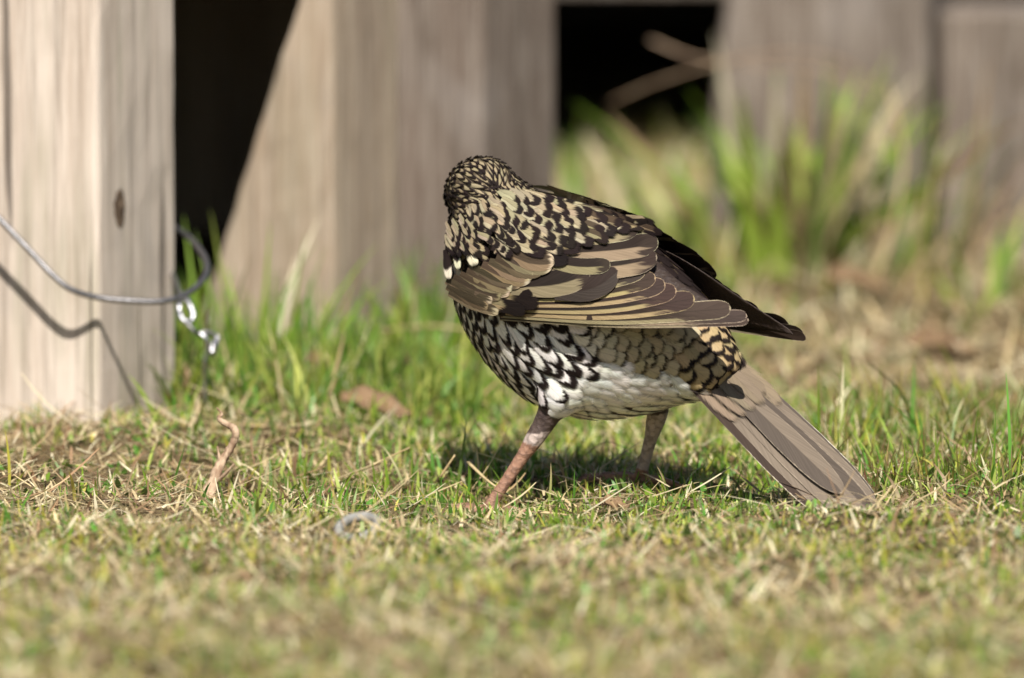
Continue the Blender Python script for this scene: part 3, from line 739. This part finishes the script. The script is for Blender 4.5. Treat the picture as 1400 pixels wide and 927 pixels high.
# tail coverts
for k in range(34):
    R = random.Random(300 + k); row = k // 6; s0 = -.030 + row * .0075 + R.uniform(-.002, .002); lat = ((k % 6) - 2.5) * .0046 + R.uniform(-.001, .001) + (row % 2) * .002
    L, Wd = R.uniform(.022, .028), .0052
    cA = rc(lin((172, 152, 116)) if row < 4 else lin((122, 108, 90)), .1); L = L if row < 4 else L * 1.5
    V = []
    for v in FROWS:
        for u in COLS: V.append(list(tail_pt(s0 + L * v, lat + u * Wd * fwidth(v, .58), .0085 - .009 * (s0 + .034) / .05 + .0012 * v + (5 - row) * .0004 - 26 * lat * lat)))
    att = fattr(len(V), cA, rc(cA, .03), BLK, BLK, ((.76 if R.random() < .8 else .86) if row < 4 or R.random() < .2 else 2.0, .2, 2.0), (2.4, R.random(), .3), .4)
    feather_obj('tail_covert', np.array(V), FQ, FUV, att, tail)
# bill and eyes (turned away from this side)
bp = HC + HF * .0225 - HU * .004
bill = tube('bill', [bp - HF * .004, bp + HF * .006, bp + HF * .014 - HU * .0012, bp + HF * .021 - HU * .004], [.0042, .0032, .0022, .0005], M['bill'], None, 12, .8); child(bill, body)
for sgn in (1, -1):
    V_, q_, t_ = ellipsoid(HC + HF * .0105 + HL * (sgn * .0128) + HU * .001, HL, HF, HU, .0026, .0033, .0033, 16, 10)
    o = bpy.data.objects.new('eye', mesh_np('eye', V_, q_, t_, M['eye'])); link(o); child(o, body)

# ------------------------------------------------------------------ grass and litter
def blade_mesh(name, pos, L, Wd, az, lean, curl, cb, ct, segs=4, tip=.06, twist=None):
    """many tapered bent blades as one mesh (numpy)"""
    n = len(pos); t = np.linspace(0, 1, segs + 1)
    d = np.stack([np.cos(az), np.sin(az), np.zeros(n)], 1)
    s = np.stack([-np.sin(az), np.cos(az), np.zeros(n)], 1)
    fa = rng.random(n) * 2 * np.pi if twist is None else twist
    s = s * np.cos(fa)[:, None] + d * np.sin(fa)[:, None]
    V = np.empty((n, segs + 1, 2, 3)); Cc = np.empty((n, segs + 1, 2, 3))
    for i, ti in enumerate(t):
        th = lean + curl * ti
        h = np.where(np.abs(curl) > 1e-3, (np.cos(lean) - np.cos(th)) / np.where(np.abs(curl) > 1e-3, curl, 1), ti * np.sin(lean))
        v = np.where(np.abs(curl) > 1e-3, (np.sin(th) - np.sin(lean)) / np.where(np.abs(curl) > 1e-3, curl, 1), ti * np.cos(lean))
        p = pos + d * (L * h)[:, None]; p[:, 2] += L * v
        w = Wd * .5 * ((.75 + .25 * min(1, ti / .3)) * (1 - ti ** 2.2) + tip * ti)
        V[:, i, 0] = p - s * w[:, None]; V[:, i, 1] = p + s * w[:, None]
        c = cb * (1 - ti) + ct * ti; Cc[:, i, 0] = c; Cc[:, i, 1] = c
    m = (segs + 1) * 2; i0 = np.arange(n)[:, None] * m; k = np.arange(segs) * 2
    q = np.stack([i0 + k, i0 + k + 1, i0 + k + 3, i0 + k + 2], -1).reshape(-1, 4)
    return mesh_np(name, V.reshape(-1, 3), q, None, M['blade'], True, {'col': ('FLOAT_COLOR', np.clip(Cc, 0, 1).reshape(-1, 3))})
def fbm(x, y, f, seed):
    r = np.random.default_rng(seed); o = np.zeros_like(x); amp = 1.0; tot = 0
    for k in range(4):
        for _ in range(3):
            a = r.random() * 2 * np.pi; ph = r.random() * 6.28
            o += amp * np.sin((x * np.cos(a) + y * np.sin(a)) * f + ph + 1.3 * np.sin((x * np.sin(a) - y * np.cos(a)) * f * .7 + ph)); tot += amp
        f *= 1.9; amp *= .6
    return o / tot * 1.7
def inside_posts(x, y):
    m = np.zeros(len(x), bool)
    for c, th, wl, wr in ((c1, TH, .092, .086), (c2, TH, .0825, .080), (c3, math.radians(27), .09, .084), (c4, math.radians(12), .128, .075), (c5, math.radians(8), .076, .08)):
        l = (-math.cos(th), math.sin(th)); r_ = (math.sin(th), math.cos(th)); dx, dy = x - c.x, y - c.y
        a = dx * l[0] + dy * l[1]; b = dx * r_[0] + dy * r_[1]; m |= (a > -.001) & (a < wl + .001) & (b > -.001) & (b < wr + .001)
    return m | ((x < c2.x) & (y > .56) & (y < 1.22) & (x > -.9))
def pxpy(x, y):
    """approximate picture place of a ground point, for planting by what grows there"""
    dist = y + CAM_D; return 700 + FPX * x / dist, 660 - (math.atan(CAM_H / CAM_D) - np.arctan(CAM_H / dist)) * FPX
GREENS = np.array([lin(c) for c in ((112, 140, 42), (138, 160, 62), (84, 118, 40), (158, 172, 84), (104, 130, 62), (96, 146, 56))])
DRY = np.array([lin(c) for c in ((220, 204, 164), (200, 180, 138), (232, 220, 186), (176, 150, 112), (210, 190, 146), (160, 128, 98))])
YEL = np.array([lin(c) for c in ((178, 172, 70), (192, 182, 92), (160, 164, 64))])
def scatter(n, x0, x1, y0, y1):
    x = rng.uniform(x0, x1, n); y = rng.uniform(y0, y1, n); k = ~inside_posts(x, y); return x[k], y[k]
def masks(x, y):
    px, py = pxpy(x, y)
    g = fbm(x, y, 26, 11) * .55 + fbm(x, y, 90, 12) * .45           # + green, - dry
    g = g - .9 * np.clip((430 - px) / 330, 0, 1) * ((py > 560) & (py < 705)) + .85 * ((py < 600) & (py > 440) & (px > 225) & (px < 680))
    g = g + .35 * ((px > 560) & (py > 560) & (py < 720)) - .18 * (py > 728) - .95 * ((py < 540) & (px > 1040)) - .35 * ((y > .75) & (px > 740))
    return g, px, py
def turf(name, label, n, box_, lmul=1.0, wmul=1.0, segs=4):
    x, y = scatter(n, *box_); g, px, py = masks(x, y)
    keep_ = rng.random(len(x)) < np.clip(.62 + .45 * g, .16, 1); x, y, g, px, py = x[keep_], y[keep_], g[keep_], px[keep_], py[keep_]
    m = len(x); pos = np.stack([x, y, gz(x, y) - .001], 1)
    clump = fbm(x, y, 70, 21); lush = ((py < 590) & (px > 225) & (px < 650) & (y < .9)); rightg = (px > 1110) & (py > 560) & (py < 690)
    L = rng.gamma(5, .0022, m) * (1 + .45 * np.clip(clump, -1, 1.5)) * lmul; L = L * np.where((px > 760) & (px < 1240) & (y > .8) & (y < 1.45) & (clump > -.1), 1.45, 1); L = L * np.where(lush, rng.uniform(1.4, 3.9, m) * np.interp(px, [250, 430, 620], [1, 1, .6]), 1) * np.where(rightg, rng.uniform(1, 2.3, m), 1) * np.where(py > 720, .8, 1)
    tipz = np.exp(-(((x - .165) / .05) ** 2 + ((y + .125) / .05) ** 2)); bz = np.exp(-(((x - .07) / .14) ** 4 + ((y + .10) / .075) ** 4)); L = np.clip(L * (1 - .75 * tipz) * (1 - .38 * bz), .003, .06)
    Wd = rng.uniform(.0008, .0019, m) * wmul * np.where(lush, 1.35, 1)
    ty = rng.random(m) < np.clip(.55 + .5 * g, .12, .93)
    cb = np.where(ty[:, None], GREENS[rng.integers(0, 6, m)], DRY[rng.integers(0, 6, m)])
    yl = (rng.random(m) < .12 + .25 * (py > 720)) & ty; cb[yl] = YEL[rng.integers(0, 3, yl.sum())]
    cb = cb * rng.uniform(.7, 1.25, m)[:, None]; ct = cb * rng.uniform(.9, 1.3, m)[:, None]
    red = rightg & (rng.random(m) < .35); ct[red] = np.array(lin((120, 84, 62))); 
    dt = (rng.random(m) < .22) & ty & ~lush; lk = lush & ty; cb[lk] = GREENS[rng.integers(0, 6, lk.sum())] * rng.uniform(.6, 1.3, (lk.sum(), 1)) * np.array([1.08, .95, 1.05]) * (1 + .3 * np.clip(fbm(x[lk], y[lk], 60, 51), -1, .6))[:, None]; ct[lk] = cb[lk] * 1.15; ct[dt] = DRY[rng.integers(0, 6, dt.sum())]
    lean = np.abs(rng.normal(.25, .35, m)); lean[~ty] += rng.uniform(0, .9, (~ty).sum()); lean = np.clip(lean, 0, 1.45); curl = rng.normal(.45, .5, m); curl = np.clip(curl, -.4, 1.58 - lean)
    o = link(bpy.data.objects.new(name, blade_mesh(name, pos, L, Wd, rng.random(m) * 6.283, lean, curl, cb, ct, segs)))
    return tag(o, label, 'grass', kind='stuff')
turf('lawn_grass', 'short green and straw coloured turf around the bird', 125000, (-.34, .34, -.80, .46), .74, 1.12)
turf('rough_grass', 'soft green and brown grass growing further back among posts', 52000, (-.55, .55, .46, 1.72), 1.5, 1.5, 3)
xs_, ys_ = [], []
turf('outer_grass', 'sparser short grass out to the sides of the bird', 62000, (-1.2, -.34, -.8, 1.7), 1.0, 1.7, 3)
turf('outer_grass', 'sparser short grass spreading away past the brown blocks', 62000, (.34, 1.2, -.8, 1.7), 1.0, 1.7, 3)
def thatch(name, label, n, box_, thr):
    x, y = scatter(n, *box_); g, px, py = masks(x, y); k = rng.random(len(x)) < np.clip(.6 - .7 * g, .12, 1); x, y, py = x[k], y[k], py[k]; m = len(x)
    pos = np.stack([x, y, gz(x, y) + rng.uniform(.0005, .006, m)], 1); L = rng.gamma(4, .0052, m).clip(.006, .06); Wd = rng.uniform(.0006, .0017, m)
    cb = DRY[rng.integers(0, 6, m)] * rng.uniform(.65, 1.2, m)[:, None]; lean = rng.normal(1.45, .14, m).clip(1.0, 1.62); curl = rng.normal(.08, .25, m)
    o = link(bpy.data.objects.new(name, blade_mesh(name, pos, L, Wd, rng.random(m) * 6.283, lean, curl, cb, cb * 1.1, 4, .4)))
    return tag(o, label, 'dry grass', kind='stuff')
thatch('dry_thatch', 'matted dry straw lying between the green blades', 26000, (-.36, .36, -.80, .6), 0)
thatch('dry_litter', 'pale dry grass litter on the ground behind the bird', 16000, (-.9, 1.0, .6, 1.75), 0)
# tiny broad leaves (weeds) in the turf
def weeds(n):
    x, y = scatter(n, -.34, .34, -.75, .4); px, py = pxpy(x, y); k = fbm(x, y, 40, 33) > .1; x, y = x[k], y[k]; m = len(x)
    pos = np.stack([x, y, gz(x, y) + rng.uniform(0, .004, m)], 1); cb = np.where(rng.random(m)[:, None] < .5, GREENS[rng.integers(0, 6, m)], GREENS[rng.integers(0, 6, m)]) * rng.uniform(.6, 1.1, m)[:, None]
    o = link(bpy.data.objects.new('clover', blade_mesh('clover', pos, rng.uniform(.003, .007, m), rng.uniform(.0018, .0034, m), rng.random(m) * 6.283, rng.uniform(.3, 1.3, m), rng.uniform(0, .5, m), cb, cb * 1.1, 4, .25, np.zeros(m))))
    tag(o, 'tiny broad green leaves creeping through the short turf', 'ground cover', kind='stuff')
weeds(9000)
# single tufts, each blade its own part
def tuft(px, py, n, hL, wd, spread, label, greens=True, lean=.25, curl=.5, seed=0, dryf=.15, group='taller grass tufts', bright=1.0):
    global rng
    p = on_ground(px, py); rng = np.random.default_rng(900 + seed)
    root = empty('grass_tuft', (p.x, p.y, float(gz(p.x, p.y)))); tag(root, label, 'grass', group)
    for k in range(n):
        a = rng.random() * 6.283; r = spread * math.sqrt(rng.random()); x, y = p.x + r * math.cos(a), p.y + r * math.sin(a)
        if inside_posts(np.array([x]), np.array([y]))[0]: continue
        c = (GREENS[rng.integers(0, 6)] * bright if rng.random() > dryf else DRY[rng.integers(0, 6)] * (.6 if bright > 1 else .62)) * rng.uniform(.8, 1.2)
        pos = np.array([[0, 0, -.002]]); az = np.array([a + rng.normal(0, .5)])
        me = blade_mesh('blade', pos, np.array([hL * rng.uniform(.45, 1.05)]), np.array([wd * rng.uniform(.7, 1.2)]), az, np.array([abs(rng.normal(lean * .4, lean))]),
                        np.array([rng.normal(curl, .3)]), c[None], c[None] * 1.25, 8, .04)
        o = bpy.data.objects.new('blade', me); o.location = (x, y, float(gz(x, y))); link(o); child(o, root)
TUF = [
 (345, 538, 22, .088, .0030, .022, 'green grass tuft at the foot of the shadowed post'),
 (292, 546, 18, .090, .0030, .018, 'green grass tuft beside the bright wire ties'),
 (420, 538, 20, .066, .0028, .020, 'green grass tuft before the right arris of the shadowed post'),
 (395, 566, 18, .040, .0024, .020, 'dense low grass tuft in front of the shadowed post'),
 (520, 528, 16, .050, .0030, .018, 'loose grass tuft beside the curled brown leaf'),
 (585, 522, 14, .062, .0044, .016, 'yellow green broad grass tuft left of the bird breast'),
 (600, 560, 16, .030, .0022, .020, 'short green tuft behind the near leg of the bird'),
 (470, 575, 14, .028, .0020, .018, 'short tuft behind the long dry straw stem'),
 (240, 606, 8, .030, .0022, .012, 'few thin blades against the base of the pale post'),
 (65, 622, 7, .022, .0018, .020, 'thin blades before the bright face of the pale post'),
 (1085, 385, 46, .140, .0120, .040, 'tallest bright green grass clump before the wide brown block'),
 (1010, 380, 34, .085, .0090, .060, 'green grass clump at the edge of the dark gap'),
 (1190, 380, 60, .125, .0045, .065, 'tall half dry grass clump between the two brown blocks'),
 (890, 345, 34, .060, .0080, .070, 'grass clump growing in front of the dark gap'),
 (960, 470, 20, .040, .0045, .050, 'low green grass patch behind the wing tip'),
 (1330, 420, 18, .050, .0050, .050, 'dark green grass clump under the short sawn block'),
 (1255, 300, 14, .110, .0050, .035, 'green grass clump rising between the brown blocks'),
 (1230, 655, 26, .030, .0012, .028, 'fine reddish green grass tuft just past the tail tip'),
 (1310, 650, 22, .034, .0012, .026, 'fine upright grass tuft out beyond the tail'),
 (1160, 620, 14, .028, .0012, .020, 'thin grass tuft behind the tail feathers'),
 (340, 705, 20, .020, .0018, .016, 'bright green tuft growing at the foot of the dry twig'),
 (430, 685, 20, .026, .0018, .018, 'green tuft between the dry twig and the near leg'),
 (960, 672, 18, .022, .0014, .030, 'grass tuft in the shadow under the tail'),
 (800, 665, 16, .020, .0014, .030, 'grass tuft in the shadow between the bird legs'),
 (690, 728, 16, .013, .0018, .014, 'small bright green tuft in front of the near foot'),
 (740, 732, 14, .013, .0018, .012, 'small dark green tuft beside the short straw pieces'),
]
for k, (px, py, n_, hL, wd, sp, lb) in enumerate(TUF):
    tuft(px, py, n_, hL, wd, sp, lb, seed=k, lean=.18 if k not in (10, 11, 12) else .34, dryf=.55 if k == 12 else .3 if 10 <= k < 17 else .15, bright=1.12 if k in (10, 11) else 1.0)
rng = np.random.default_rng(77)
# straws, twig, leaves, ring
def straw(pts, r, label, name='straw_stem', mat='straw', group='dry straw stems', flat=.6):
    P = catmull([at(*p) if len(p) == 3 else on_ground(*p) for p in pts], 6); n_ = len(P)
    o = tube(name, P, r * np.linspace(1, .55, n_), M[mat], None, 8, flat); return tag(o, label, 'dry grass', group)
straw([(175, 588, .20), (215, 577, .19), (290, 579, .17), (370, 584, .15), (440, 598, .13), (500, 618, .11)], .0018, 'long pale straw stem lying from the pale post towards the bird')
straw([(225, 622, .09), (265, 636, .07), (320, 650, .05), (400, 660, .03)], .0019, 'thick pale straw stem passing behind the dry twig')
straw([(0, 600, .14), (60, 592, .15), (110, 590, .16)], .0014, 'pale straw stem before the bright post face')
straw([(262, 577, .17), (275, 600, .15), (270, 628, .11)], .0011, 'thin straw blade drooping off the long stem')
straw([(752, 672, -.03), (790, 694, -.05), (825, 712, -.08)], .0013, 'slanting straw stem in front of the bird belly')
straw([(735, 700, -.08), (775, 704, -.08)], .0014, 'short flat straw piece right of the near foot')
straw([(640, 632, .01), (668, 658, -.02), (700, 680, -.05)], .0009, 'thin straw leaning across the near leg')
straw([(602, 652, .0), (622, 622, .0)], .0011, 'short upright straw left of the near leg')
straw([(965, 688, -.06), (1005, 698, -.075)], .0012, 'pale straw piece below the shadow of the tail')
straw([(1240, 688, -.04), (1300, 690, -.06)], .0022, 'flat straw piece lying past the tail tip')
straw([(1200, 640, .0), (1250, 655, -.01), (1270, 668, -.03)], .0011, 'curved straw beside the reddish tuft')
straw([(780, 640, .05), (830, 604, .05), (876, 632, .05)], .0005, 'fine dark seed stem between the bird legs', 'seed_stem', 'twig')
straw([(500, 640, .02), (560, 612, .02)], .0009, 'thin straw left of the near leg, leaning right')
straw([(470, 425, .55), (540, 402, .50), (600, 380, .45)], .0010, 'dark dry stem leaning behind the bird shoulder', 'straw_stem', 'twig')
straw([(835, 140, .95), (900, 112, .93), (1000, 82, .92), (1090, 72, .92), (1160, 88, .92), (1205, 130, .92), (1225, 200, .92)], .0020, 'arching dry seed stem above the tall green clump', 'straw_stem', 'twig', flat=.4)
straw([(890, 55, .95), (950, 78, .93), (1030, 90, .92), (1120, 95, .9), (1190, 130, .9)], .0015, 'second arching dry stem ending beside the dark gap', 'straw_stem', 'twig', flat=.4)
straw([(1180, 420, .85), (1215, 330, .85), (1235, 220, .86), (1215, 120, .88)], .0024, 'tall dry stem standing before the brown blocks', 'straw_stem', 'straw')
straw([(1250, 430, .9), (1270, 300, .9), (1285, 170, .92)], .0022, 'tall dry stem beside the short sawn block', 'straw_stem', 'straw')
straw([(520, 452, .42), (590, 446, .40), (650, 452, .38)], .0016, 'blurred straw lying behind the breast of the bird')
twig = empty('dry_twig', on_ground(262, 708)); tag(twig, 'crooked pale dry twig standing up out of the straw', 'twig')
def tw(pts, r, name='stem'):
    P = catmull([at(*p) for p in pts], 6); R_ = np.interp(np.linspace(0, 1, len(P)), np.linspace(0, 1, len(r)), r) * (1 + rng.uniform(-.16, .16, len(P)))
    o = tube(name, P, R_, M['twig'], None, 9); child(o, twig)
tw([(258, 716, -.03), (272, 690, -.02), (291, 658, -.015), (300, 636, -.012), (312, 618, -.01), (321, 600, -.01), (322, 590, -.01), (316, 582, -.008)], [.0026, .0025, .0023, .0021, .0019, .0018, .0016])
tw([(318, 584, -.008), (308, 579, -.006), (299, 572, -.005), (303, 566, -.004), (296, 557, -.004)], [.0016, .0014, .0010, .0007, .0003], 'branch')
tw([(298, 640, -.012), (300, 628, -.012), (297, 610, -.011)], [.0012, .0008, .0004], 'branch')
tw([(290, 664, -.015), (306, 650, -.02), (320, 634, -.022)], [.0012, .0008, .0004], 'branch')
tw([(284, 700, -.024), (290, 672, -.018), (302, 640, -.014), (313, 614, -.011)], [.0020, .0018, .0014, .0009], 'branch')
tw([(266, 706, -.03), (284, 684, -.026), (296, 668, -.024)], [.0016, .0012, .0005], 'branch')
def dead_leaf(px, py, Y, L, Wd, az, tilt, label, seed, zup=.004):
    R = random.Random(seed); p = at(px, py, Y); V = []
    rows, cols = 11, 7
    for i in range(rows):
        v = i / (rows - 1); w = Wd / 2 * math.sin(math.pi * min(1, v * .93 + .05)) ** .7
        for j in range(cols):
            u = -1 + 2 * j / (cols - 1); V.append((L * (v - .5), u * w, .22 * w * u * u + .06 * L * math.sin(v * 4.2 + .5) + R.gauss(0, .0004) + .0012 * math.sin(v * 17 + u * 3)))
    me = mesh_np('dead_leaf', np.array(V), grid_quads(rows, cols), None, M['leaf']); o = bpy.data.objects.new('dead_leaf', me); link(o)
    sm = o.modifiers.new('t', 'SOLIDIFY'); sm.thickness = .0004
    o.location = p; o.rotation_euler = (tilt, .15, az); return tag(o, label, 'leaf', 'dead leaves on the ground')
dead_leaf(512, 553, .20, .036, .016, -.30, .45, 'curled brown dead leaf lying in the lush grass behind the straw', 1)
dead_leaf(437, 495, .30, .022, .012, .9, .7, 'small brown dead leaf deep in the grass before the shadowed post', 2)
dead_leaf(1175, 385, .80, .040, .020, .5, .5, 'pale brown dead leaf at the foot of the tall green clump', 3)
dead_leaf(1300, 478, .55, .050, .028, .4, .3, 'broad tan dead leaf lying on the bare patch past the tail', 4)
dead_leaf(285, 745, -.22, .020, .010, .5, .4, 'small brown leaf scrap in front of the twig', 5)
dead_leaf(840, 690, -.07, .014, .009, .2, .5, 'tiny brown leaf scrap between the feet', 6)
rp = on_ground(490, 735); th = np.linspace(0, 2 * np.pi, 33)
Vr, qr, tr = tube_geo(np.stack([rp.x + .0085 * np.cos(th), rp.y + .006 * np.sin(th), rp.z + .0045 + .0040 * np.sin(th + .3)], 1), .0022, 10)
ring = link(bpy.data.objects.new('grey_ring', mesh_np('grey_ring', Vr, qr, tr, M['ring']))); tag(ring, 'small grey ring lying in the turf before the bird', 'ring')
